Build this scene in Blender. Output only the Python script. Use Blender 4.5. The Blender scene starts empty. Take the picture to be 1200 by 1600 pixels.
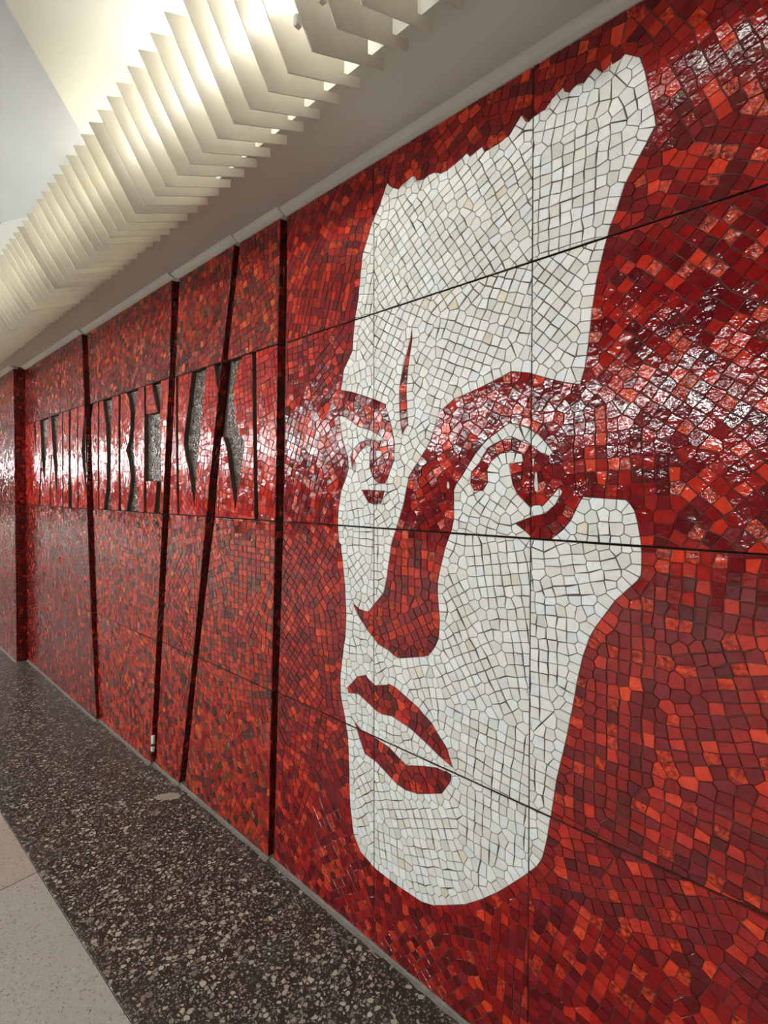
import bpy, bmesh, math, random
import numpy as np
from mathutils import Vector, Matrix
from mathutils.geometry import tessellate_polygon

C = bpy.context.scene.collection
SC = bpy.context.scene
rng = random.Random(7)
nrg = np.random.default_rng(11)

# ------------------------------------------------------------------ camera, world, exposure
F, YAW, PITCH, PCY = 790.0, math.radians(47.3), math.radians(1.2), 783.0   # px of a 1200x1600 frame
EYE = 1.602                                # camera height above the floor (m)
TOP = EYE + 1.135                          # top of the mosaic wall
cam_d = bpy.data.cameras.new('camera')
cam = bpy.data.objects.new('camera', cam_d)
C.objects.link(cam)
cam.location = (0, 0, EYE)
cam.rotation_euler = (math.pi/2 - PITCH, 0, -YAW)
cam_d.sensor_width = 36
cam_d.lens = F/1600*36
cam_d.shift_y = -(800 - PCY)/1600
cam_d.clip_start = .02
SC.camera = cam
SC.view_settings.view_transform = 'Standard'
SC.view_settings.look = 'None'
SC.view_settings.gamma = 1
SC.view_settings.use_curve_mapping = False
SC.view_settings.exposure = 0.42
world = bpy.data.worlds.new('world')
SC.world = world
world.use_nodes = True
world.node_tree.nodes['Background'].inputs[0].default_value = (.8, .85, .9, 1)
world.node_tree.nodes['Background'].inputs[1].default_value = .15
TUBE_NEAR, TUBE_FAR, TUBE_DIM, HALL_TUBE = 38.0, 28.0, 16.0, 80.0     # emission of the fluorescent tubes
WARM, YELLOW, COOL = (.98, .98, .92), (.98, .97, .84), (.93, 1.0, .985)

ct, st, cp, sp = math.cos(YAW), math.sin(YAW), math.cos(PITCH), math.sin(PITCH)
def ray(x, y):
    u, v = x - 600, PCY - y
    return (st*cp*F + u*ct + v*st*sp, ct*cp*F - u*st + v*ct*sp, -sp*F + v*cp)
def on_wall(x, y, a):                      # photograph pixel -> (Y along the wall, Z) on the plane X = a
    d = ray(x, y); k = a/d[0]
    return (d[1]*k, d[2]*k + EYE)
def on_level(x, y, z):                     # photograph pixel -> (X, Y) on a horizontal plane
    d = ray(x, y); k = (z - EYE)/d[2]
    return (d[0]*k, d[1]*k)
def to_px(X, Y, Z):                        # only to rank tiles by how large the photograph shows them
    z = Z - EYE
    dep = X*st*cp + Y*ct*cp - z*sp
    return 600 + F*(X*ct - Y*st)/dep, PCY - F*(X*st*sp + Y*ct*sp + z*cp)/dep

# ------------------------------------------------------------------ materials
def srgb(r, g, b):
    f = lambda c: (c/255)/12.92 if c <= 10 else ((c/255 + .055)/1.055)**2.4
    return (f(r), f(g), f(b), 1)
class NT:
    def __init__(s, name):
        s.m = bpy.data.materials.new(name); s.m.use_nodes = True
        s.t = s.m.node_tree; s.b = s.t.nodes['Principled BSDF']
    def n(s, kind, **kw):
        o = s.t.nodes.new(kind)
        for k, v in kw.items():
            if k in o.inputs: o.inputs[k].default_value = v
            else: setattr(o, k, v)
        return o
    def l(s, a, b): s.t.links.new(a, b)
    def ramp(s, src, *stops):
        r = s.n('ShaderNodeValToRGB'); e = r.color_ramp.elements
        while len(e) < len(stops): e.new(.5)
        for el, (p, c) in zip(e, stops): el.position = p; el.color = c
        s.l(src, r.inputs[0]); return r.outputs[0]
    def pos(s):
        return s.n('ShaderNodeNewGeometry').outputs['Position']
    def noise(s, vec, scale, detail=3, rough=.6):
        o = s.n('ShaderNodeTexNoise'); o.inputs['Scale'].default_value = scale
        o.inputs['Detail'].default_value = detail; o.inputs['Roughness'].default_value = rough
        s.l(vec, o.inputs['Vector']); return o.outputs['Fac']
    def mix(s, fac, a, b, mode='MIX'):
        o = s.n('ShaderNodeMix', data_type='RGBA', blend_type=mode)
        for src, i in ((fac, 0), (a, 6), (b, 7)):
            if isinstance(src, (int, float, tuple)): o.inputs[i].default_value = src
            else: s.l(src, o.inputs[i])
        return o.outputs[2]
    def math(s, op, a, b=0.0):
        o = s.n('ShaderNodeMath', operation=op)
        for i, src in enumerate((a, b)):
            if isinstance(src, (int, float)): o.inputs[i].default_value = src
            else: s.l(src, o.inputs[i])
        return o.outputs[0]
    def bump(s, h, strength, dist):
        o = s.n('ShaderNodeBump'); o.inputs['Distance'].default_value = dist
        if isinstance(strength, (int, float)): o.inputs['Strength'].default_value = strength
        else: s.l(strength, o.inputs['Strength'])
        s.l(h, o.inputs['Height']); s.l(o.outputs[0], s.b.inputs['Normal'])
    def rough(s, v): s.b.inputs['Roughness'].default_value = v

def tile_glass():          # glazed smalti: colour per tile, some of them streaked with orange
    k = NT('red smalti'); p = k.pos()
    at = k.n('ShaderNodeAttribute', attribute_name='Col')
    col, mot = at.outputs['Color'], at.outputs['Alpha']
    f = k.ramp(k.noise(p, 95, 2, .6), (.38, (0, 0, 0, 1)), (.66, (1, 1, 1, 1)))
    fac = k.math('MULTIPLY', f, mot)
    c1 = k.mix(k.math('MULTIPLY', fac, .75), col, srgb(228, 76, 32))
    v = k.ramp(k.noise(p, 60, 2), (.3, (.8, .8, .8, 1)), (.7, (1.12, 1.12, 1.12, 1)))
    k.l(k.mix(1.0, c1, v, 'MULTIPLY'), k.b.inputs['Base Color'])
    k.rough(.09)
    k.b.inputs['Specular IOR Level'].default_value = .5
    wavy = k.ramp(k.noise(p, 22, 2), (.46, (.13, .13, .13, 1)), (.70, (.55, .55, .55, 1)))
    k.bump(k.noise(p, 75, 2, .5), k.math('MAXIMUM', k.math('MULTIPLY', mot, .9), wavy), .0055)
    return k.m
def tile_marble():
    k = NT('white marble'); p = k.pos()
    at = k.n('ShaderNodeAttribute', attribute_name='Col')
    v = k.ramp(k.noise(p, 70, 6, .7), (.28, (.80, .79, .77, 1)), (.45, (1, 1, 1, 1)))
    k.l(k.mix(1.0, at.outputs['Color'], v, 'MULTIPLY'), k.b.inputs['Base Color'])
    k.rough(.42)
    k.bump(k.noise(p, 120, 4), .15, .002)
    return k.m
def tile_stone():
    k = NT('grey pebble stone'); p = k.pos()
    at = k.n('ShaderNodeAttribute', attribute_name='Col')
    k.l(at.outputs['Color'], k.b.inputs['Base Color']); k.rough(.12)
    k.bump(k.noise(p, 160, 3), .4, .003)
    return k.m
def flat(name, c, rough=.7, scale=60, amp=.12, bump=.0, bd=.003):
    k = NT(name); p = k.pos()
    v = k.ramp(k.noise(p, scale, 5), (.25, (1-amp,)*3 + (1,)), (.75, (1+amp,)*3 + (1,)))
    k.l(k.mix(1.0, c, v, 'MULTIPLY'), k.b.inputs['Base Color']); k.rough(rough)
    if bump: k.bump(k.noise(p, scale, 5), bump, bd)
    return k.m
def terrazzo(name, base, base2, chips, scale, keep, rough):
    k = NT(name); p = k.pos()
    wob = k.n('ShaderNodeTexNoise'); wob.inputs['Scale'].default_value = scale*1.3
    k.l(p, wob.inputs['Vector'])
    pv = k.n('ShaderNodeVectorMath', operation='MULTIPLY_ADD')
    k.l(wob.outputs['Color'], pv.inputs[0]); pv.inputs[1].default_value = (.5/scale,)*3; k.l(p, pv.inputs[2])
    def stones(sc, least, grow):                 # angular chips: cells of a voronoi net, each cut back by its own amount
        cols = []
        for feat in ('F1', 'DISTANCE_TO_EDGE'):
            v = k.n('ShaderNodeTexVoronoi', feature=feat); v.inputs['Scale'].default_value = sc
            k.l(pv.outputs[0], v.inputs['Vector']); cols.append(v)
        c = k.n('ShaderNodeSeparateColor'); k.l(cols[0].outputs['Color'], c.inputs[0])
        lim = k.math('ADD', k.math('MULTIPLY', c.outputs[0], grow), .05)
        on = k.math('MULTIPLY', k.math('GREATER_THAN', cols[1].outputs['Distance'], lim), k.math('GREATER_THAN', c.outputs[2], least))
        return on, k.ramp(c.outputs[1], *chips)
    ins, chip = stones(scale, keep, .42)
    fine, chip2 = stones(scale*2.3, .45, .3)
    ground = k.mix(k.noise(p, 3, 4), base, base2)
    c1 = k.mix(k.math('MULTIPLY', fine, .6), ground, chip2)
    c2 = k.mix(ins, c1, chip)
    k.l(c2, k.b.inputs['Base Color']); k.rough(rough)
    return k.m
def emit(name, c, s):
    k = NT(name)
    k.b.inputs['Base Color'].default_value = (.9, .9, .9, 1)
    k.b.inputs['Emission Color'].default_value = (*c, 1); k.b.inputs['Emission Strength'].default_value = s
    return k.m

M = dict(
    glass=tile_glass(), marble=tile_marble(), stone=tile_stone(),
    mortar=flat('brown mortar', srgb(92, 66, 56), .85, 90, .25, .3),
    grout_red=flat('red brown grout', srgb(92, 50, 42), .85, 90, .25, .3),
    grout=flat('dark grout', srgb(76, 64, 56), .9, 90, .25, .3),
    mortar_grey=flat('grey mortar', srgb(118, 114, 106), .85, 40, .2, .4),
    paint=flat('cream ceiling paint', srgb(204, 202, 192), .75, 3, .03),
    paint_cool=flat('grey vault paint', srgb(180, 182, 185), .75, 2, .03),
    fin=flat('cream enamel', srgb(196, 190, 176), .32, 9, .10),
    steel=flat('white steel', srgb(225, 222, 212), .4, 10, .04),
    dark=terrazzo('dark terrazzo', srgb(50, 46, 42), srgb(66, 60, 55),
                  ((0, srgb(112, 110, 100)), (.35, srgb(164, 161, 146)), (.85, srgb(196, 193, 178)), (1, srgb(140, 118, 102))), 60, .22, .32),
    light=terrazzo('pale granite', srgb(184, 180, 171), srgb(194, 190, 182),
                   ((0, srgb(136, 130, 120)), (.5, srgb(206, 200, 190)), (1, srgb(128, 120, 112))), 150, .1, .5),
    light_warm=terrazzo('rosy granite', srgb(186, 174, 162), srgb(196, 184, 172),
                   ((0, srgb(140, 128, 118)), (.5, srgb(210, 198, 186)), (1, srgb(132, 120, 110))), 150, .1, .5),
    tube_dim=emit('dim tube light', WARM, TUBE_DIM),
    tube_near=emit('tube light', WARM, TUBE_NEAR), tube_far=emit('yellow tube light', YELLOW, TUBE_FAR),
    tube_hall=emit('cool tube light', COOL, HALL_TUBE),
    far_wall=flat('dark red far mosaic', srgb(78, 34, 30), .4, 30, .3),
    cement=flat('pale cement', srgb(172, 164, 146), .85, 50, .15),
    chip=flat('white plaster', srgb(225, 220, 212), .8),
)

# ------------------------------------------------------------------ object helpers
def link(name, mesh, parent=None, **props):
    o = bpy.data.objects.new(name, mesh); C.objects.link(o)
    if parent: o.parent = parent
    for k, v in props.items(): o[k] = v
    return o
def mesh_of(name, verts, faces, mat, cols=None):
    me = bpy.data.meshes.new(name); me.from_pydata(verts, [], faces); me.materials.append(mat)
    if cols is not None:
        at = me.attributes.new('Col', 'FLOAT_COLOR', 'POINT')
        at.data.foreach_set('color', np.asarray(cols, dtype=np.float32).ravel())
    me.update()
    return me
def bm_obj(name, bm, mat, parent=None, **props):
    me = bpy.data.meshes.new(name); bmesh.ops.recalc_face_normals(bm, faces=bm.faces)
    bm.to_mesh(me); bm.free(); me.materials.append(mat)
    return link(name, me, parent, **props)
def box(bm, x0, x1, y0, y1, z0, z1, bev=0.0):
    r = bmesh.ops.create_cube(bm, size=1)
    for v in r['verts']:
        v.co = Vector(((x0+x1)/2 + v.co.x*(x1-x0), (y0+y1)/2 + v.co.y*(y1-y0), (z0+z1)/2 + v.co.z*(z1-z0)))
    if bev:
        es = list({e for v in r['verts'] for e in v.link_edges})
        bmesh.ops.bevel(bm, geom=es, offset=bev, segments=1, affect='EDGES')
def prism(bm, pts, z0, z1, bev=0.0):          # horizontal polygon extruded upwards
    vs = [bm.verts.new((x, y, z0)) for x, y in pts]
    f = bm.faces.new(vs)
    r = bmesh.ops.extrude_face_region(bm, geom=[f])
    top = [g for g in r['geom'] if isinstance(g, bmesh.types.BMVert)]
    for v in top: v.co.z = z1
    if bev:
        es = [e for e in bm.edges if e.verts[0] in top and e.verts[1] in top]
        bmesh.ops.bevel(bm, geom=es, offset=bev, segments=1, affect='EDGES')

# ------------------------------------------------------------------ polygon helpers
def area(r):
    return .5*sum(r[i-1][0]*r[i][1] - r[i][0]*r[i-1][1] for i in range(len(r)))
def ccw(r): return r if area(r) > 0 else r[::-1]
def cut(rings, nx, ny, c):
    """keep the side nx*x + ny*y > c of a region given as rings with the inside on their left"""
    out, chains = [], []
    for r in rings:
        d = [nx*p[0] + ny*p[1] - c for p in r]
        d = [x if abs(x) > 1e-9 else 1e-9 for x in d]
        n = len(r)
        if min(d) > 0: out.append(r); continue
        if max(d) < 0: continue
        st_ = [i for i in range(n) if d[i] > 0 and d[i-1] < 0]
        for i in st_:
            a, b = r[i-1], r[i]; t = d[i-1]/(d[i-1] - d[i])
            ch = [(a[0] + (b[0]-a[0])*t, a[1] + (b[1]-a[1])*t)]
            j = i
            while d[j % n] > 0:
                ch.append(r[j % n]); j += 1
            a, b = r[(j-1) % n], r[j % n]; da, db = d[(j-1) % n], d[j % n]; t = da/(da - db)
            ch.append((a[0] + (b[0]-a[0])*t, a[1] + (b[1]-a[1])*t))
            par = lambda p: p[0]*ny - p[1]*nx
            chains.append((par(ch[0]), par(ch[-1]), ch))
    if chains:
        ent = sorted(range(len(chains)), key=lambda q: chains[q][0])
        used = set()
        for s in range(len(chains)):
            if s in used: continue
            ring, q = [], s
            while q not in used:
                used.add(q); ring += chains[q][2]
                to = chains[q][1]
                nxt = [e for e in ent if chains[e][0] > to - 1e-12]
                q = nxt[0] if nxt else s
            if len(ring) > 2: out.append(ring)
    return out
def clip(rings, poly):
    """region inside a convex counter-clockwise polygon"""
    for i in range(len(poly)):
        a, b = poly[i-1], poly[i]
        nx, ny = -(b[1]-a[1]), b[0]-a[0]
        L = math.hypot(nx, ny)
        if L < 1e-9: continue
        rings = cut(rings, nx/L, ny/L, (nx*a[0] + ny*a[1])/L)
        if not rings: break
    return rings
def edges_of(rings):
    e = [(r[i-1], r[i]) for r in rings for i in range(len(r))]
    return np.array([(a[0], a[1], b[0], b[1]) for a, b in e]) if e else np.zeros((0, 4))
def seg_dist(P, E):
    if not len(E): return np.full(len(P), 9.)
    d = np.full(len(P), 9.)
    for x0, y0, x1, y1 in E:
        dx, dy = x1-x0, y1-y0; L = dx*dx + dy*dy + 1e-15
        t = np.clip(((P[:, 0]-x0)*dx + (P[:, 1]-y0)*dy)/L, 0, 1)
        d = np.minimum(d, np.hypot(P[:, 0]-x0-t*dx, P[:, 1]-y0-t*dy))
    return d
def inside(P, E):
    w = np.zeros(len(P), bool)
    for x0, y0, x1, y1 in E:
        if y0 == y1: continue
        c = (P[:, 1] > min(y0, y1)) & (P[:, 1] <= max(y0, y1))
        w ^= c & (P[:, 0] < x0 + (P[:, 1]-y0)*(x1-x0)/(y1-y0))
    return w

# ------------------------------------------------------------------ mosaic laying
def lay_seeds(quad, size, outline, patch=.20, jit=.075, tilt=.45):
    """tile centres: small patches of courses that lie at their own angle, and a course along each outline"""
    xs, ys = [p[0] for p in quad], [p[1] for p in quad]
    x0, x1, y0, y1 = min(xs)-size, max(xs)+size, min(ys)-size, max(ys)+size
    npch = max(2, int((x1-x0)*(y1-y0)/patch**2))
    pc = np.column_stack([nrg.uniform(x0, x1, npch), nrg.uniform(y0, y1, npch)])
    pts = []
    for i in range(npch):
        an = nrg.normal(0, tilt) if nrg.random() < .75 else nrg.uniform(-.8, .8)
        asp = nrg.uniform(.86, 1.16)
        k = int(patch*2.4/size)
        g = np.stack(np.meshgrid(np.arange(-k, k+1), np.arange(-k, k+1)), -1).reshape(-1, 2).astype(float)
        row = nrg.uniform(0, 1, 2*k+1)*.08                          # courses slide against each other
        g[:, 0] += row[(g[:, 1] + k).astype(int)]
        g *= (size*asp, size/asp)
        g += nrg.normal(0, jit*size, g.shape)
        c, s = math.cos(an), math.sin(an)
        g = pc[i] + g @ np.array([[c, s], [-s, c]])
        dd = ((g[:, None, :] - pc[None])**2).sum(-1)
        pts.append(g[dd.argmin(1) == i])
    pts = np.concatenate(pts)
    m = (pts[:, 0] > x0) & (pts[:, 0] < x1) & (pts[:, 1] > y0) & (pts[:, 1] < y1)
    pts = pts[m]
    first = []
    if len(outline):
        pts = pts[seg_dist(pts, outline) > size*.92]
        acc = size*.5
        for ax, ay, bx, by in outline:
            L = math.hypot(bx-ax, by-ay)
            if L < 1e-9: continue
            ux, uy = (bx-ax)/L, (by-ay)/L
            t = acc
            while t < L:
                for sd in (-.47, .47):
                    first.append((ax + ux*t - uy*sd*size, ay + uy*t + ux*sd*size))
                t += size*nrg.uniform(.85, 1.1)
            acc = t - L
        first = [p for p in first if x0 < p[0] < x1 and y0 < p[1] < y1]
    cell, keep = {}, []
    for dmin, src in ((.55, first), (.62, pts.tolist())):
        for p in src:
            gx, gy = int(p[0]//size), int(p[1]//size)
            if any((q[0]-p[0])**2 + (q[1]-p[1])**2 < (dmin*size)**2
                   for i in (-1, 0, 1) for j in (-1, 0, 1) for q in cell.get((gx+i, gy+j), ())): continue
            cell.setdefault((gx, gy), []).append(p); keep.append(p)
    return np.array(keep)

def cells_of(S, size):
    n = len(S); out = []
    k = min(15, n)
    D = ((S[:, None, :] - S[None])**2).sum(-1)
    near = np.argpartition(D, k-1, axis=1)[:, :k]
    for i in range(n):
        px, py = S[i]
        h = size*1.6
        poly = [(px-h, py-h), (px+h, py-h), (px+h, py+h), (px-h, py+h)]
        for j in near[i][np.argsort(D[i, near[i]])]:
            if j == i: continue
            qx, qy = S[j]
            nx, ny = px-qx, py-qy
            c = (px*px + py*py - qx*qx - qy*qy)/2
            d = [nx*p[0] + ny*p[1] - c for p in poly]
            if min(d) >= 0: continue
            new = []
            for a in range(len(poly)):
                da, db = d[a-1], d[a]
                if (da >= 0) != (db >= 0):
                    t = da/(da-db); A, B = poly[a-1], poly[a]
                    new.append((A[0] + (B[0]-A[0])*t, A[1] + (B[1]-A[1])*t))
                if db >= 0: new.append(poly[a])
            poly = new
            if len(poly) < 3: break
        if len(poly) < 3: continue
        q = []                                        # drop the short edges: most tiles come out four-sided
        for a in range(len(poly)):
            A, B = poly[a], poly[(a+1) % len(poly)]
            if math.hypot(A[0]-B[0], A[1]-B[1]) < size*.2 and len(poly) - 1 >= 4:
                poly[(a+1) % len(poly)] = ((A[0]+B[0])/2, (A[1]+B[1])/2)
                continue
            q.append(A)
        if len(q) >= 3: out.append((i, q))
    return out

def shrink(r, g):
    n = len(r); out = []
    for i in range(n):
        a, b, c = r[i-1], r[i], r[(i+1) % n]
        u = (b[0]-a[0], b[1]-a[1]); v = (c[0]-b[0], c[1]-b[1])
        lu, lv = math.hypot(*u) or 1e-9, math.hypot(*v) or 1e-9
        n1 = (-u[1]/lu, u[0]/lu); n2 = (-v[1]/lv, v[0]/lv)
        k = 1 + n1[0]*n2[0] + n1[1]*n2[1]
        k = max(k, .35)
        out.append((b[0] + (n1[0]+n2[0])*g/k, b[1] + (n1[1]+n2[1])*g/k))
    return out
def tidy(r, eps):
    out = []
    for p in r:
        if not out or math.hypot(p[0]-out[-1][0], p[1]-out[-1][1]) > eps: out.append(p)
    while len(out) > 2 and math.hypot(out[0][0]-out[-1][0], out[0][1]-out[-1][1]) < eps: out.pop()
    q = []
    for i in range(len(out)):
        a, b, c = out[i-1], out[i], out[(i+1) % len(out)]
        cr = (b[0]-a[0])*(c[1]-b[1]) - (b[1]-a[1])*(c[0]-b[0])
        if abs(cr) > 1e-8 or len(out) <= 4: q.append(b)
    return q

def lay(regions, quad, size, patch=.2, tilt=.45, outline=None, jit=.075):
    """regions: {key: rings}; returns [(key, polygon)] of tiles, cut along the outlines"""
    E = {k: edges_of(r) for k, r in regions.items()}
    S = lay_seeds(quad, size, outline if outline is not None else np.zeros((0, 4)), patch, jit, tilt)
    if not len(S): return []
    dist = {k: seg_dist(S, e) for k, e in E.items()}
    ins = {k: inside(S, e) for k, e in E.items()}
    res = []
    for i, poly in cells_of(S, size):
        rad = max(math.hypot(p[0]-S[i][0], p[1]-S[i][1]) for p in poly)
        for k, rings in regions.items():
            if dist[k][i] > rad:
                if ins[k][i]: res.append((k, poly))
            else:
                for r in clip(rings, poly):
                    r = tidy(r, size*.04)
                    if len(r) >= 3 and area(r) > size*size*.035: res.append((k, r))
    return res

def tile_mesh(poly, place, gap, hgt, bev, tilt, sink=.004):
    """one tile: skirt, bevel, face.  place(u, v, h) -> xyz; poly counter-clockwise with u, v, h right-handed or mirrored"""
    o = shrink(poly, gap); 
    if area(o) <= area(poly)*.15: return None
    i = shrink(o, bev)
    if area(i) <= 0: i = o
    cx = sum(p[0] for p in o)/len(o); cy = sum(p[1] for p in o)/len(o)
    tx, ty = nrg.normal(0, tilt), nrg.normal(0, tilt)
    hh = lambda p, b: hgt + (p[0]-cx)*tx + (p[1]-cy)*ty - b
    n = len(o)
    vs = [place(p[0], p[1], -sink) for p in o] + [place(p[0], p[1], hh(p, bev)) for p in o] + [place(p[0], p[1], hh(p, 0)) for p in i]
    fs = [tuple(range(2*n, 3*n))[::-1]]
    for a in range(n):
        b = (a+1) % n
        fs.append((b, a, n+a, n+b)[::1]); fs.append((n+b, n+a, 2*n+a, 2*n+b))
    # the face is listed clockwise, the skirts to match
    fs = [fs[0]] + [f for f in fs[1:]]
    return vs, fs, (cx, cy)

class Bag:                        # a mass of tiles joined into one mesh
    def __init__(s): s.v, s.f, s.c = [], [], []
    def add(s, vs, fs, col):
        k = len(s.v); s.v += vs; s.f += [tuple(i+k for i in f) for f in fs]; s.c += [col]*len(vs)
    def build(s, name, mat, parent=None, **props):
        if not s.v: return None
        return link(name, mesh_of(name, s.v, s.f, mat, s.c), parent, **props)

def px_area(vs):
    pts = [to_px(*v) for v in vs]
    return abs(area(pts)) if all(-40 < p[0] < 1240 and -40 < p[1] < 1640 for p in pts) else 0.0

RED = [(srgb(132, 20, 20), 28), (srgb(112, 16, 20), 24), (srgb(152, 28, 22), 20), (srgb(92, 14, 18), 12),
       (srgb(182, 42, 28), 9), (srgb(204, 58, 34), 3.5), (srgb(122, 24, 34), 4)]
RUST = [(srgb(140, 24, 20), 24), (srgb(116, 20, 18), 18), (srgb(164, 36, 22), 18), (srgb(86, 30, 20), 14),
        (srgb(180, 52, 28), 9), (srgb(108, 54, 32), 9), (srgb(202, 84, 32), 2)]
PLUM = [(srgb(122, 26, 28), 26), (srgb(104, 26, 26), 20), (srgb(142, 36, 30), 16), (srgb(84, 32, 28), 16),
        (srgb(166, 48, 32), 8), (srgb(108, 52, 36), 8), (srgb(196, 84, 44), 2)]
LETTER = [(srgb(184, 36, 28), 30), (srgb(166, 30, 26), 24), (srgb(200, 50, 32), 18), (srgb(214, 70, 36), 6), (srgb(146, 26, 24), 14)]
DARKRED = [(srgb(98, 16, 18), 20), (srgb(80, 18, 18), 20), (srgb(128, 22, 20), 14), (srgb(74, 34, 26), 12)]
GREY = [(srgb(118, 102, 94), 10), (srgb(102, 88, 81), 10), (srgb(138, 122, 112), 6), (srgb(84, 70, 64), 6)]
WHITE = [(srgb(234, 233, 228), 34), (srgb(229, 228, 222), 26), (srgb(226, 222, 212), 8), (srgb(231, 234, 234), 10),
         (srgb(224, 213, 194), 1.4), (srgb(217, 215, 207), 6)]
def pick(pal, motp):
    c = rng.choices([p[0] for p in pal], [p[1] for p in pal])[0]
    k = rng.uniform(.92, 1.08)
    return (c[0]*k, c[1]*k, c[2]*k, 1.0 if rng.random() < motp else 0.0)
PAL = {'red': (RED, .10), 'rust': (RUST, .25), 'plum': (PLUM, .12), 'letter': (LETTER, .06), 'dark': (DARKRED, .05),
       'grey': (GREY, 0), 'white': (WHITE, 0)}

# ------------------------------------------------------------------ the mosaic wall: levels, panels, ribs
S1, S2, S3 = EYE + .607, EYE - .129, EYE - .859
LEV = [-.012, S3, S2, S1, TOP + .006]                 # the joints between the slabs
GROOVE = .036
A = [1.262, 1.252, 1.243, 1.226, 1.205, 1.118]         # distance of each panel's face, nearest panel first
NEAR = [None,                                          # near edge of each panel in the photograph
    [(438, 340), (433, 560), (430.5, 800), (424, 1090), (419, 1336)],
    [(366, 382), (347, 555), (334, 675), (323, 795), (304, 1007), (280, 1222)],
    [(269, 430), (265, 560), (262, 650), (259, 712), (254, 805), (249.5, 875), (246, 975), (240.5, 1100), (235.5, 1193)],
    [(127.5, 517), (131, 605), (133.5, 690), (136, 790), (138.5, 875), (142, 950), (147.5, 1050), (150.5, 1119)],
    [(21, 574), (26, 1024)]]
FAR = [[(449, 335), (447, 560), (444, 800), (434, 1100), (428, 1340)],
    [(376, 375), (356, 560), (347, 675), (337, 795), (312, 1007), (289, 1228)],
    [(281, 425), (274, 560), (273.5, 650), (272, 720), (264, 805), (259, 875), (255, 975), (249, 1100), (243, 1199)],
    [(136, 514), (141, 605), (143, 690), (146, 790), (146.5, 875), (151, 950), (154, 1050), (155, 1124)],
    None, None]
def edge_at(pts, a, z):                                # where a rib's edge crosses height z
    q = sorted((on_wall(x, y, a) for x, y in pts), key=lambda t: t[1])
    zs = [p[1] for p in q]; ys = [p[0] for p in q]
    if z <= zs[0] or z >= zs[-1]:
        i = 0 if z <= zs[0] else -2
        m = (ys[i+1]-ys[i])/(zs[i+1]-zs[i]); return ys[i] + m*max(-.1, min(.1, z - zs[i])) if i == 0 else ys[-1] + m*min(.1, z-zs[-1])
    return float(np.interp(z, zs, ys))

# outline of the white face, and of the red marks inside it, as pixels of the photograph
FACE = [(605.5,286),(610,291),(619.5,294.5),(630,291),(637.5,281),(645,275),(648.8,276),(653,289),(665,277.5),(675,269),(689,271),
 (700,265.5),(717.5,251),(730,238),(734,245),(754,229),(757.5,237.5),(772.5,228),(785,220),(792,214),(800,205),(815,179),(821,189),
 (826,190.5),(831,185),(841,178),(852.5,172.5),(862.5,155),(880,136),(882.5,142.5),(889,144),(902.5,131),(912.5,129.5),(920,119),
 (931,106),(935,109),(938,115.5),(947.5,108),(954,101),(955,95),(957,100),(969,92.5),(977.5,84),(1000,89.5),(1007.5,110),(1016,150),
 (1026,192.5),(1020,205),(997.5,247.5),(975,292.5),(964,327.5),(952.5,357.5),(942.5,395),(932.5,437.5),(926,480),(921.5,520),
 (918,550),(914.7,572.7),(906.6,600.4),(884,598),(855.6,591),(826,582.6),(799,580),(782,589.7),(753.7,604),(708,625),(685.7,645),
 (679,670),(670,695),(652.5,722.5),(640,742.5),(635,765),(630,790),(622.5,815),(612.5,847.5),(610,865),(604,905),(600,925),
 (592.5,935),(575,956),(562.5,952.5),(551,942),(559,960),(572.5,982.5),(592.5,1007.5),(607.5,1016),(620,1029),(645,1027),
 (670,1025),(680,1010),(686,990),(687,970),(684,930),(684,905),(690,880),(696,855),(705,830),(709.5,807.5),(709,762),(722.5,742.6),
 (742.3,710),(759,689),(785,669),(796,661),(821.6,666.7),(841.5,679),(855.6,694.5),(864,707),(858.5,712),(847,708.6),(827,694.5),
 (807.5,686),(790.5,686),(773.5,693),(762,700),(754,713),(749.4,724),(736.7,737.5),(735,754),(739.5,766.7),(755,766.7),(762,754),
 (761.3,734),(768,720),(782,709),(796,706),(816,709),(818,721.4),(796.7,725),(799,745.5),(803,765),(813,776.6),(826,790),(850,788.5),
 (861,776.6),(874,762),(879,768),(868.4,788),(852.8,802),(827,809),(805,817.7),(821.6,830.5),(834.4,842),(858.5,844.6),(878,829),
 (892.5,812),(904,788),(911,776),(935,778),(977.5,781),(990,791.5),(996,813.5),(1002.4,850),(1003,875),(1002.5,897.5),(996,907.5),
 (962.5,937.5),(947.5,957.5),(932.5,977.5),(920,1000),(910,1030),(902,1065),(894,1110),(886,1150),(879,1180),(870,1217),(863,1263),
 (855,1310),(848,1340),(840,1353),(817,1370),(780,1393),(753,1405),(727,1413),(677,1415),(657,1408),(627,1388),(587,1358),
 (563,1330),(552,1300),(547,1257),(545,1183),(543.5,1150),(539,1120),(532.5,1087),(532,1057),(536,1020),(540,990),(541,962),
 (539,912),(535,875),(532.5,850),(530,847),(528,820),(529,792.5),(534,765),(541,745),(544.5,732.5),(543.8,715),(536,690),(532.5,667.5),
 (530,649),(541,652.5),(562.5,667.5),(580,672.5),(592.5,680),(603,688),(592.5,689),(572.5,687.5),(559,695),(554,701),(547.5,712.5),
 (550,731),(555,732),(555,717.5),(562.5,705),(572.5,696),(580,695),(578,710),(577.5,727.5),(582.5,745),(591,756),(602.5,756),
 (609,737.5),(616,717.5),(616,690),(610,657.5),(601,631),(587.5,625),(570,619),(550,612.5),(532.5,609.5),(537.5,577.5),(550,550),
 (555,497.5),(560,465),(566,400),(581,350),(595,317.5),(601,297.5)]
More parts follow.
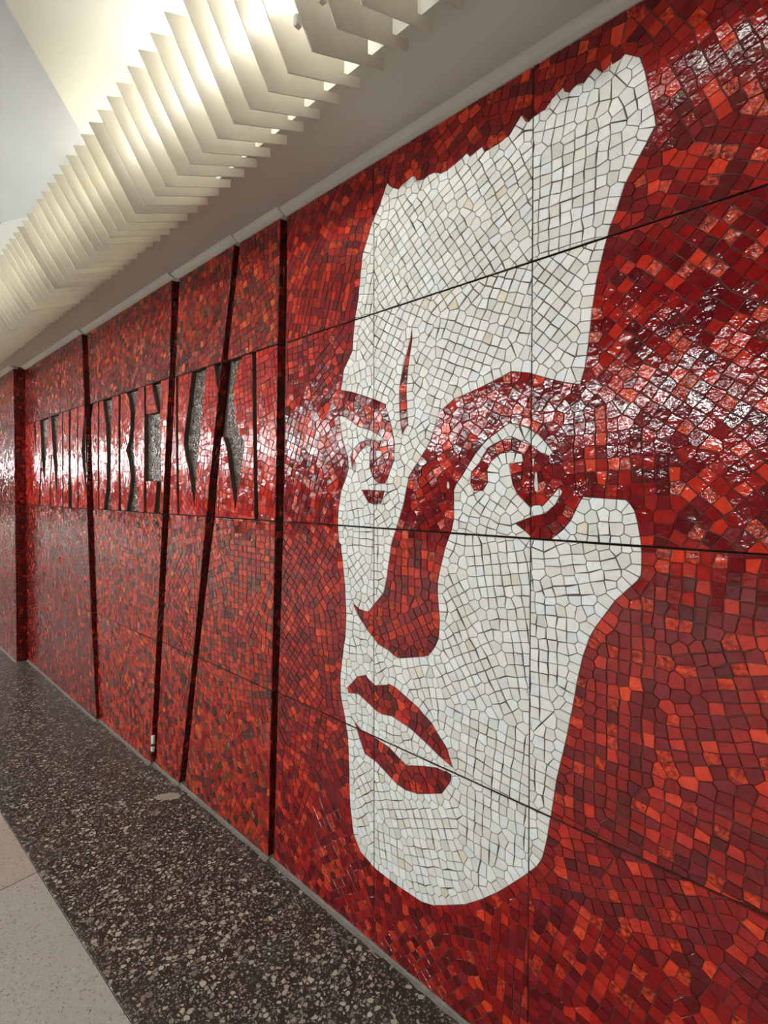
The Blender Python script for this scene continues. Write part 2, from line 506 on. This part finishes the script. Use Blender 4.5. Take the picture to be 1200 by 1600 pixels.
MARKS = [
 [(643.5,516),(641,530),(635,555),(625,600),(624,615),(625,645),(628,679),(637.5,662.5),(636,637),(635,605),(639,562),(643.5,535)],
 [(565.5,765.5),(601,767),(596,787.5),(584,788),(575,784)],
 [(542.5,1074.5),(560,1057),(570,1055),(586,1071),(610,1070),(620,1076),(650,1102.5),(672.5,1127.5),(697.5,1167.5),(707.5,1199.5),
  (685,1180),(662.5,1157.5),(640,1137.5),(612.5,1119),(592.5,1115),(560,1084),(544.5,1082.5)],
 [(554,1127.5),(565,1141),(587.5,1154),(607.5,1167.5),(635,1196),(662.5,1197),(685,1200),(705,1210),(705,1220),(690,1240),(655,1240.5),
  (635,1235),(617.5,1222.5),(587.5,1190),(570,1177.5),(562.5,1155)]]
GLINT = [(587.5,703.5),(596.5,704),(596.5,716),(587.5,715)]
def w5(px): return ccw([tuple(c + rng.uniform(-2e-6, 2e-6) for c in on_wall(x, y, A[0])) for x, y in px])
face_r = w5(FACE); marks_r = [w5(m) for m in MARKS]; glint_r = w5(GLINT)
WHITE_REG = [face_r] + [m[::-1] for m in marks_r] + [glint_r]
BIG = [(-9.1, -9.2), (30.3, -9.2), (30.3, 9.4), (-9.1, 9.4)]
RED_REG = [BIG, face_r[::-1]] + marks_r + [glint_r[::-1]]

# the letters stand proud: these are the recesses between them, per panel
def rec(ox, oy, k, *polys): return [[(ox + x/k, oy + y/k) for x, y in p] for p in polys]
RECESS = {
 1: rec(260, 520, 5.163,
   [(690,155),(722,150),(730,800),(742,1515),(712,1525),(700,800)],
   [(440,222),(628,178),(590,250),(560,360),(542,480),(548,650),(575,760),(632,890),(600,1120),(575,1290),(557,1440),(525,1220),(490,950),(462,840),(400,840)]),
 2: rec(260, 520, 5.163,
   [(78,335),(98,330),(96,900),(106,1475),(90,1478),(78,900)],
   [(212,295),(330,260),(300,520),(270,870),(262,950),(245,1130),(228,1400),(215,1340),(180,1100),(140,900),(145,820),(175,600)],
   [(380,240),(520,200),(500,420),(435,545),(405,400)]),
 3: rec(130, 560, 5.925,
   [(-60,420),(100,388),(75,560),(66,800),(72,1050),(102,1385),(-60,1385)],
   [(135,372),(150,370),(147,900),(152,1385),(138,1385),(136,900)],
   [(180,355),(268,330),(262,600),(255,1000),(258,1395),(185,1395),(215,1200),(222,900),(210,600)],
   [(325,302),(348,295),(346,800),(350,1402),(330,1402),(328,800)],
   [(385,290),(520,245),(490,420),(470,700),(468,850),(480,1000),(500,1200),(512,1420),(395,1415),(430,1250),(440,1100),(425,950),(398,850),(425,760),(437,640),(440,500),(425,380)],
   [(565,240),(582,235),(585,510),(600,520),(690,495),(672,420),(630,215),(722,190),(715,500),(720,1000),(715,1440),(650,1435),(672,1280),(682,1140),(585,1135),(590,1425),(562,1425),(566,800)]),
 4: rec(40, 580, 6.664,
   [(85,515),(102,508),(112,680),(104,860),(96,700)],
   [(150,490),(245,445),(225,700),(215,900),(205,1050),(200,1250),(190,1100),(165,900),(160,700)],
   [(158,900),(172,900),(152,1385),(135,1385)],
   [(262,440),(350,405),(335,600),(325,850),(335,950),(330,1100),(328,1280),(318,1280),(300,1000),(283,830),(275,650)],
   [(266,870),(280,880),(265,1100),(262,1385),(248,1385),(258,1100)],
   [(380,395),(392,390),(393,900),(393,1400),(384,1400),(382,900)],
   [(450,370),(475,362),(468,700),(470,1000),(487,1400),(446,1400),(450,800)],
   [(535,340),(548,338),(547,800),(555,1410),(540,1410),(538,800)],
   [(625,330),(605,500),(583,830),(600,1000),(625,1200),(648,1415),(760,1415),(760,320)]),
}

def panel_place(a): return lambda u, v, h: (a - h, u, v)
def slab_mesh(rings, a, depth, mat, name):             # mortar body of a slab: front with its holes, and the edges
    outs = [r for r in rings if area(r) > 0]; holes = [r for r in rings if area(r) < 0]
    vs, fs = [], []
    for o in outs:
        Eo = edges_of([o])
        hs = [h for h in holes if inside(np.array([h[0]]), Eo)[0]]
        loops = [[Vector((p[0], p[1], 0)) for p in r] for r in [o] + hs]
        base = len(vs)
        flat_ = [p for l in loops for p in l]
        vs += [(a, p.x, p.y) for p in flat_]
        for t in tessellate_polygon(loops):
            p, q, r = (flat_[i] for i in t)
            t = tuple(base + i for i in t)
            fs.append(t[::-1] if (q-p).cross(r-p).z > 0 else t)
    for r in rings:
        k = len(vs); n = len(r)
        vs += [(a, p[0], p[1]) for p in r] + [(a + depth, p[0], p[1]) for p in r]
        fs += [(k+i, k+(i+1) % n, k+n+(i+1) % n, k+n+i) for i in range(n)]
    return mesh_of(name, vs, fs, mat)

portrait = link('mosaic_portrait', None, None, category='mosaic',
                label='large white stone mosaic face with red eyes, nose and lips on the red wall')
portrait.location = (A[0], .9, .35)
white_tiles, tallies = [], 0

def add_tiles(pool, poly_key_list, place, slab, gap, bev, tilt, hgt, jitter):
    for key, poly in poly_key_list:
        pal, mp = PAL[key]
        t = tile_mesh(ccw(poly), place, gap, hgt + nrg.uniform(-jitter, jitter), bev, tilt)
        if t is None: continue
        vs, fs, _ = t
        n = len(vs)//3
        pool.append((px_area(vs[2*n:]), vs, fs, pick(pal, mp), slab))

def single_tile(vs, fs, col, mat, parent):
    c = np.mean(vs, axis=0)
    me = mesh_of('tile', [tuple(np.subtract(v, c)) for v in vs], fs, mat, [col]*len(vs))
    o = bpy.data.objects.new('tile', me); C.objects.link(o)
    o.parent = parent
    o.location = Vector(c) - (parent.location if parent.parent is None else parent.location + parent.parent.location)
    return o

def set_pool(pool, mat, most, rest_name, rest_parent=None):
    """the tiles that show largest become objects of their own, the others one mass per slab"""
    pool.sort(key=lambda t: -t[0])
    for ar, vs, fs, col, slab in pool[:most]:
        single_tile(vs, fs, col, mat, slab)
    bags = {}
    for ar, vs, fs, col, slab in pool[most:]:
        bags.setdefault(slab.name, (slab, Bag()))[1].add(
            [tuple(np.subtract(v, slab.location)) for v in vs] if slab.location.length else vs, fs, col)
    for slab, bag in bags.values():
        bag.build(rest_name, mat, slab, kind='stuff')

for pi in range(6):
    a = A[pi]
    # backing of the panel, seen only at the bottom of the grooves
    wall = link('wall_right', None, None, kind='structure')
    pool = []
    for si in range(4):
        z0, z1 = LEV[si], LEV[si+1]
        gapz = .0022
        zz0, zz1 = z0 + (gapz if si else 0), z1 - (gapz if si < 3 else 0)
        near = [edge_at(NEAR[pi], a, z) if NEAR[pi] else -.35 for z in (zz0, zz1)]
        far = [edge_at(FAR[pi], a, z) if FAR[pi] else (6.2 if pi == 4 else 8.6) for z in (zz0, zz1)]
        cols = [(near, far)]
        if pi == 0:
            cuts = [.045, .629, 1.212]; cols = []; prev = near
            for c in cuts:
                cols.append((prev, [c - .0008, c - .0008])); prev = [c + .0008, c + .0008]
            cols.append((prev, far))
        for nr, fr in cols:
            quad = [(nr[0], zz0), (fr[0], zz0), (fr[1], zz1), (nr[1], zz1)]
            outline = np.zeros((0, 4))
            if pi == 0:
                regs = {'white': clip(WHITE_REG, quad), 'red': clip(RED_REG, quad)}
                pw = [q for r in [face_r] + marks_r for q in r]
                outline = edges_of([face_r] + marks_r)
                m = .1
                outline = outline[[(min(e[0], e[2]) < quad[1][0]+m) and (max(e[0], e[2]) > quad[0][0]-m) and (min(e[1], e[3]) < zz1+m) and (max(e[1], e[3]) > zz0-m) for e in outline]] if len(outline) else outline
                full = clip([BIG], quad)
            elif si == 2 and pi in RECESS:
                snap = lambda z: z1 + .02 if abs(z - z1) < .03 else (z0 - .02 if abs(z - z0) < .03 else z)
                recs = [ccw([(s + rng.uniform(-1e-6, 1e-6), snap(z) + rng.uniform(-1e-6, 1e-6)) for s, z in (on_wall(x, y, a) for x, y in p)]) for p in RECESS[pi]]
                regs = {'letter': clip([BIG] + [r[::-1] for r in recs], quad)}
                full = regs['letter']
                pockets = [r for rr in recs for r in clip([rr], quad)]
            else:
                key = 'red' if pi == 0 else ('plum' if si == 3 else ('plum' if pi >= 4 else 'rust'))
                if si == 2: key = 'letter'
                if pi == 5: key = 'plum'
                regs = {key: clip([BIG], quad)}
                full = regs[key]
            wob = link('mosaic_slab', slab_mesh(full, a + .0018, GROOVE, M['grout_red'] if pi == 0 else M['grout'], 'mosaic_slab'), wall)
            if pi == 0 and regs['white']:
                bed = link('mortar_bed', slab_mesh(regs['white'], a + .0011, .0008, M['grout'], 'mortar_bed'), portrait)
                bed.location = -portrait.location
            size = .0288 if pi == 0 else .031
            got = lay(regs, quad, size, patch=.26 if pi == 0 else .26, tilt=.42 if pi == 0 else .2, outline=outline)
            place = panel_place(a)
            add_tiles(white_tiles, [g for g in got if g[0] == 'white'], place, portrait, .0009, .0007, .008, .0010, .0006)
            add_tiles(pool, [g for g in got if g[0] != 'white'], place, wob, .0007, .0008, .020 if pi else .015, .0010, .0009)
            if si == 2 and pi in RECESS:                      # floors of the recesses, paved with small dark stones
                dp = .024
                for r in pockets:
                    loops = [[Vector((p[0], p[1], 0)) for p in r]]
                    ts = tessellate_polygon(loops)
                    me = mesh_of('letter_recess', [(a + dp + .003, p[0], p[1]) for p in r],
                                 [t[::-1] if (loops[0][t[1]]-loops[0][t[0]]).cross(loops[0][t[2]]-loops[0][t[0]]).z > 0 else t for t in ts], M['mortar'])
                    fl = link('letter_recess', me, wall)
                    bb = [(min(p[0] for p in r), min(p[1] for p in r)), (max(p[0] for p in r), max(p[1] for p in r))]
                    qd = [bb[0], (bb[1][0], bb[0][1]), bb[1], (bb[0][0], bb[1][1])]
                    bag = Bag()
                    for key, poly in lay({'grey': [r]}, qd, .0135, patch=.1, tilt=.6, jit=.2):
                        t = tile_mesh(ccw(poly), panel_place(a + dp), .0009, .0015 + nrg.uniform(-.0008, .0008), .001, .08)
                        if t: bag.add(t[0], t[1], pick(GREY, 0))
                    bag.build('small_stones', M['stone'], fl, kind='stuff')
        # the return of the panel at the rib, faced with its own narrow tiles
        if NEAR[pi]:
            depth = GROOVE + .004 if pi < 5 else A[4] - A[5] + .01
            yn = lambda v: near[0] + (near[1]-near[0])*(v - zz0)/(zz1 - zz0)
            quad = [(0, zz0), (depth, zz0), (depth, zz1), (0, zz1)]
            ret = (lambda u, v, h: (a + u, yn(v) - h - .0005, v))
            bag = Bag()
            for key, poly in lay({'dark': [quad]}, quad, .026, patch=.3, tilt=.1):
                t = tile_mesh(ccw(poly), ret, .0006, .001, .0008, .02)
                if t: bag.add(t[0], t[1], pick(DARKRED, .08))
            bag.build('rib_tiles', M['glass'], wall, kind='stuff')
    set_pool(pool, M['glass'], 300, 'small_tiles')
    if pi == 0:                                               # scratches of white paint on the glaze
        for x0, y0, x1, y1 in ((835.5, 737, 841.5, 768), (699, 752, 703, 764), (833, 716, 835, 731)):
            bm = bmesh.new()
            p = [on_wall(x, y, a) for x, y in (((x0+x1)/2 - 1, y0), ((x0+x1)/2 + 1, y0 + 2), (x1, y1 - 4), (x1 - 1, y1), (x0 + 1.5, y1 - 1), (x0, (y0+y1)/2 + 3))]
            f = bm.faces.new([bm.verts.new((a - .0030, u, v)) for u, v in p])
            r = bmesh.ops.extrude_face_region(bm, geom=[f])
            bmesh.ops.translate(bm, verts=[g for g in r['geom'] if isinstance(g, bmesh.types.BMVert)], vec=(.003, 0, 0))
            bm_obj('paint_scratch', bm, M['chip'], wall, label='white paint scratch')
    if pi == 3:                                               # chip of white plaster stuck in the groove
        bm = bmesh.new()
        for (x0, y0, x1, y1) in ((236.5, 1149, 239.5, 1163), (236, 1167, 239, 1175)):
            p = [on_wall(x, y, a - .002) for x, y in ((x0, y0), (x1, y0 + 1), (x1 - .5, y1), (x0 + .4, y1 - 2))]
            vs = [bm.verts.new((a - .004, s, z)) for s, z in p]
            f = bm.faces.new(vs)
            r = bmesh.ops.extrude_face_region(bm, geom=[f])
            bmesh.ops.translate(bm, verts=[g for g in r['geom'] if isinstance(g, bmesh.types.BMVert)], vec=(.012, 0, 0))
        bm_obj('plaster_chip', bm, M['chip'], wall, label='white plaster chip')
set_pool(white_tiles, M['marble'], 300, 'small_tiles')

bm = bmesh.new()
box(bm, 1.292, 1.40, -4, 45, -.05, TOP + .4)
bm_obj('wall_right', bm, M['mortar'], None, kind='structure')

# ------------------------------------------------------------------ floor
base_bm = bmesh.new(); box(base_bm, -8.2, 1.4, -4.2, 45.2, -.12, -.016)
floor = bm_obj('floor', base_bm, M['mortar_grey'], None, kind='structure')
sa, sb = on_level(0, 1267, 0), on_level(204, 1596, 0)
def strip_x(y): return sa[0] + (sb[0]-sa[0])*(y - sa[1])/(sb[1]-sa[1])
for y0, y1 in ((-4, -1.6), (-1.6, .55), (.55, 2.78), (2.78, 5.0), (5.0, 7.2), (7.2, 9.4), (9.4, 14), (14, 45)):
    bm = bmesh.new(); e = .0009
    prism(bm, [(strip_x(y0) + .0012, y0 + e), (1.25, y0 + e), (1.25, y1 - e), (strip_x(y1) + .0012, y1 - e)], -.02, 0, .0008)
    bm_obj('paving_slab', bm, M['dark'], floor)
ja, jb = on_level(0, 1373, 0), on_level(60, 1362, 0)
sl = (jb[1]-ja[1])/(jb[0]-ja[0])
def joint(k, x): return jb[1] + 1.05*k + sl*(x - jb[0])*.35
cols_x = [(None, -.55), (-.55, -1.6), (-1.6, -2.65), (-2.65, -3.7), (-3.7, -4.75), (-4.75, -5.8), (-5.8, -6.9), (-6.9, -8.1)]
for ci, (xr, xl) in enumerate(cols_x):
    for k in range(-6, 12):
        bm = bmesh.new(); e = .0022
        ya0, ya1 = jb[1] + 1.05*k, jb[1] + 1.05*(k+1) if k < 11 else 45
        off = (-.55 - .55)*sl*.35
        x_r0, x_r1 = (strip_x(ya0) - .0012, strip_x(ya1) - .0012) if xr is None else (xr - e, xr - e)
        d = -.04 if ci == 0 else -.04
        prism(bm, [(xl + e, ya0 + e + d), (x_r0, ya0 + e), (x_r1, ya1 - e), (xl + e, ya1 - e + d)], -.02, 0, .0008)
        bm_obj('paving_slab', bm, M['light_warm' if k >= 0 and ci < 2 else 'light'], floor)
# grey mortar fillet along the foot of the wall
vs, fs = [], []
prof = [(-.018, .0005), (-.008, .004), (-.003, .009), (.02, .009), (.02, -.01), (-.018, -.01)]
for pi in range(6):
    a = A[pi]
    y0 = edge_at(NEAR[pi], a, 0) - .012 if NEAR[pi] else -.35
    y1 = edge_at(FAR[pi], a, 0) + .045 if FAR[pi] else (5.95 if pi == 4 else 8.6)
    n = max(2, int((y1-y0)/.05)); k0 = len(vs)
    for i in range(n+1):
        y = y0 + (y1-y0)*i/n; w = rng.uniform(.75, 1.25)
        vs += [(a + (px*w if px < 0 else px), y, pz if pz <= 0 else pz*w) for px, pz in prof]
    m = len(prof)
    for i in range(n):
        fs += [(k0 + i*m + j, k0 + i*m + (j+1) % m, k0 + (i+1)*m + (j+1) % m, k0 + (i+1)*m + j) for j in range(m)]
    fs += [tuple(k0 + j for j in range(m)), tuple(k0 + n*m + j for j in range(m))[::-1]]
link('trim_1', mesh_of('trim_1', vs, fs, M['mortar_grey']), None, kind='structure')
# pale patch of cement left on the dark paving near the wall
p0 = on_level(262, 1245, 0)
bm = bmesh.new()
pts = [on_level(x, y, 0) for x, y in ((240, 1246), (252, 1241), (268, 1238.5), (279, 1240), (283, 1244), (276, 1248.5), (258, 1249.5), (246, 1250))]
prism(bm, [(x - p0[0], y - p0[1]) for x, y in pts], -.0005, .0016, .0006)
o = bm_obj('cement_spill', bm, M['cement'], None, category='stain', label='pale smear of dried cement on the dark paving by the ribs')
o.location = (p0[0], p0[1], 0)

# ------------------------------------------------------------------ ceiling and the rest of the hall
SOF, HI = TOP, EYE + 1.47
EDGE = .965
bm = bmesh.new()
prism(bm, [(EDGE, -4), (1.40, -4), (1.40, 45), (EDGE, 45)], SOF, SOF + 1.3)        # soffit over the wall, with its step
bm_obj('ceiling', bm, M['paint'], None, kind='structure')
ca, cb = on_level(130, 213, HI), on_level(30, 40, HI)
dx, dy = ca[0]-cb[0], ca[1]-cb[1]
cy_at = lambda x: cb[1] + dy*(x - cb[0])/dx
nl = math.hypot(dx, dy); nx, ny = -dy/nl, dx/nl          # away from the lamp, beyond the fold
c0, c1 = (EDGE, cy_at(EDGE)), (-1.6, cy_at(-1.6))
RISE, WID = .75, 1.5
bm = bmesh.new()
vA = [bm.verts.new((x, y, HI)) for x, y in ((EDGE, -4), c0, c1, (-1.6, -4))]
bm.faces.new(vA)
v2 = [bm.verts.new((c0[0] + nx*WID, c0[1] + ny*WID, HI + RISE)), bm.verts.new((c1[0] + nx*WID, c1[1] + ny*WID, HI + RISE))]
bm_ceiling = bm
bmesh.ops.recalc_face_normals(bm, faces=bm.faces)
bm_obj('ceiling', bm, M['paint'], None, kind='structure')
bm = bmesh.new()
e0, e1 = (EDGE, cy_at(EDGE)), (-1.6, cy_at(-1.6))
L2 = (nx*WID, ny*WID)
pts = [(EDGE, c0[1], HI), (c1[0], c1[1], HI), (c1[0] + L2[0], c1[1] + L2[1], HI + RISE), (c0[0] + L2[0], c0[1] + L2[1], HI + RISE)]
vs = [bm.verts.new(p) for p in pts]; bm.faces.new(vs)
top = HI + RISE
far = [bm.verts.new(p) for p in ((EDGE, 45, top), (-8.2, 45, top), (-8.2, pts[2][1], top))]
bm.faces.new([vs[3], vs[2], far[2], far[1], far[0]])
x_ = bm.verts.new((EDGE, c0[1] + .0, top))
# triangle that closes the fold against the step over the lamp
kx = (EDGE - c0[0] - L2[0])
k1 = bm.verts.new((EDGE, c0[1] + (WID/ny if ny else 0), top))
bm.faces.new([vs[0], vs[3], k1])
bm.faces.new([vs[3], far[0], k1])
bm_obj('ceiling', bm, M['paint_cool'], None, kind='structure')
bm = bmesh.new()
prism(bm, [(-8.2, -4), (-1.6, -4), (-1.6, c1[1] + .3), (-8.2, 14)], top, top + .1)
bm_obj('ceiling', bm, M['paint_cool'], None, kind='structure')
for name, b in (('wall_left', (-8.3, -8.2, -4.2, 45.2, -.05, 4.2)), ('wall_back', (-8.2, 1.4, -4.2, -4.0, -.05, 4.2)), ('wall_front', (-8.2, 1.4, 45.0, 45.2, -.05, 4.2))):
    bm = bmesh.new(); box(bm, *b); bm_obj(name, bm, M['far_wall'], None, kind='structure')
# little plaster cove where the soffit meets the mosaic
vs, fs = [], []
prof = [(-.040, .001), (-.034, -.006), (-.020, -.015), (-.006, -.021), (.03, -.021), (.03, .001)]
for pi in range(6):
    a = A[pi]
    y0 = edge_at(NEAR[pi], a, TOP) - .03 if NEAR[pi] else -.35
    y1 = (edge_at(NEAR[pi+1], A[pi+1], TOP) - .03) if pi < 5 else 8.6
    k0 = len(vs); m = len(prof)
    for y in (y0, y1): vs += [(a + px, y, TOP + pz) for px, pz in prof]
    fs += [(k0 + j, k0 + (j+1) % m, k0 + m + (j+1) % m, k0 + m + j) for j in range(m)]
    fs += [tuple(k0 + j for j in range(m)), tuple(k0 + m + j for j in range(m))[::-1]]
link('trim_2', mesh_of('trim_2', vs, fs, M['paint']), None, kind='structure')

# ------------------------------------------------------------------ lamps
P0, P1, P2, P3, P4, P5, P6 = (.600, 1.250), (.750, 1.000), (.990, 1.100), (.990, 1.130), (.931, 1.106), (.931, 1.395), (.80, 1.340)
TUBE = (.775, 1.245)
def fin_mesh():
    prof = [P0, P1, P2, P3, P4, P5, P6]
    bm = bmesh.new(); t = .0016
    hole = [(TUBE[0] + .026*math.cos(q*math.pi/6), TUBE[1] + .026*math.sin(q*math.pi/6)) for q in range(12)]
    loops = [[Vector((p[0], p[1], 0)) for p in l] for l in (prof, hole)]
    fl = [p for l in loops for p in l]
    tris = tessellate_polygon(loops)
    for y in (-t, t):
        vs = [bm.verts.new((p.x, y, p.y)) for p in fl]
        for q in tris: bm.faces.new([vs[i] for i in q])
        if y < 0: lo = vs
        else:
            for s, n in ((0, len(prof)), (len(prof), len(hole))):
                for i in range(n):
                    bm.faces.new([lo[s+i], lo[s+(i+1) % n], vs[s+(i+1) % n], vs[s+i]])
    bmesh.ops.recalc_face_normals(bm, faces=bm.faces)
    me = bpy.data.meshes.new('fin'); bm.to_mesh(me); bm.free(); me.materials.append(M['fin'])
    return me
def tube_mesh(L, mat, r=.013, n=14):
    bm = bmesh.new()
    bmesh.ops.create_cone(bm, cap_ends=True, segments=n, radius1=r, radius2=r, depth=L, matrix=Matrix.Rotation(math.pi/2, 4, 'X'))
    me = bpy.data.meshes.new('tube'); bm.to_mesh(me); bm.free(); me.materials.append(mat)
    for p in me.polygons: p.use_smooth = True
    return me
def holder_mesh():
    bm = bmesh.new()
    bmesh.ops.create_cone(bm, cap_ends=True, segments=16, radius1=.0145, radius2=.0145, depth=.016, matrix=Matrix.Rotation(math.pi/2, 4, 'X'))
    box(bm, -.006, .006, -.006, .006, .008, .225)
    me = bpy.data.meshes.new('lamp_holder'); bm.to_mesh(me); bm.free(); me.materials.append(M['steel'])
    return me
HOLD = holder_mesh()
lamp = link('ceiling_lamp', None, None, category='lamp', label='long ceiling lamp of cream louver fins over fluorescent tubes above the mosaic')
lamp.location = (0, 0, EYE)
FIN = fin_mesh(); PITCH_F = .0836
clip_bm = bmesh.new(); box(clip_bm, -.012, .004, -.004, .010, -.012, .012, .002)
clip_me = bpy.data.meshes.new('clip'); clip_bm.to_mesh(clip_me); clip_bm.free(); clip_me.materials.append(M['steel'])
for k in range(-12, 92):
    o = bpy.data.objects.new('fin', FIN); C.objects.link(o); o.parent = lamp
    o.location = (0, .75 + PITCH_F*k, 0)
    o.rotation_euler = (rng.gauss(0, .002), 0, rng.gauss(0, .003))
    if -1 <= k <= 2:
        c = bpy.data.objects.new('clip', clip_me); C.objects.link(c); c.parent = o
        c.location = (P1[0] - .03, .004, P1[1] + .048)
bm = bmesh.new(); box(bm, .845, .915, -.4, 8.5, 1.405, 1.455, .004)
bm_obj('mounting_rail', bm, M['steel'], lamp)
y, L, i = -.10, .92, 0
spans = [(-.15, .858), (.892, 1.858), (1.892, 2.86), (2.894, 3.862), (3.896, 4.864), (4.898, 5.866), (5.90, 6.868), (6.902, 7.87)]
for i, (y0, y1) in enumerate(spans):
    t = bpy.data.objects.new('tube', tube_mesh(y1 - y0, M['tube_dim' if i == 0 else 'tube_near' if i == 1 else 'tube_far'])); C.objects.link(t); t.parent = lamp
    t.location = (TUBE[0], (y0+y1)/2, TUBE[1])
    for e, s in ((y0, -1), (y1, 1)):
        h = bpy.data.objects.new('lamp_holder', HOLD); C.objects.link(h); h.parent = t
        h.location = (0, s*((y1-y0)/2 + .0082), 0)
# the lamp row over the opposite side of the hall: it is what the glazed wall mirrors
hall = link('ceiling_lamp', None, None, category='lamp', label='second row of ceiling lights over the opposite side of the hall')
hall.location = (-6.0, 0, EYE)
bm = bmesh.new(); box(bm, -.30, .30, -3.5, 43.5, 1.44, 2.2, .004)
bm_obj('mounting_rail', bm, M['steel'], hall)
bm = bmesh.new(); box(bm, -.06, .06, -.40, .40, -.055, .055, .012)
dm = bpy.data.meshes.new('diffuser'); bm.to_mesh(dm); bm.free(); dm.materials.append(M['tube_hall'])
for k in range(36):
    t = bpy.data.objects.new('diffuser', dm); C.objects.link(t); t.parent = hall
    t.location = (0, -2.7 + 1.27*k, 1.33)
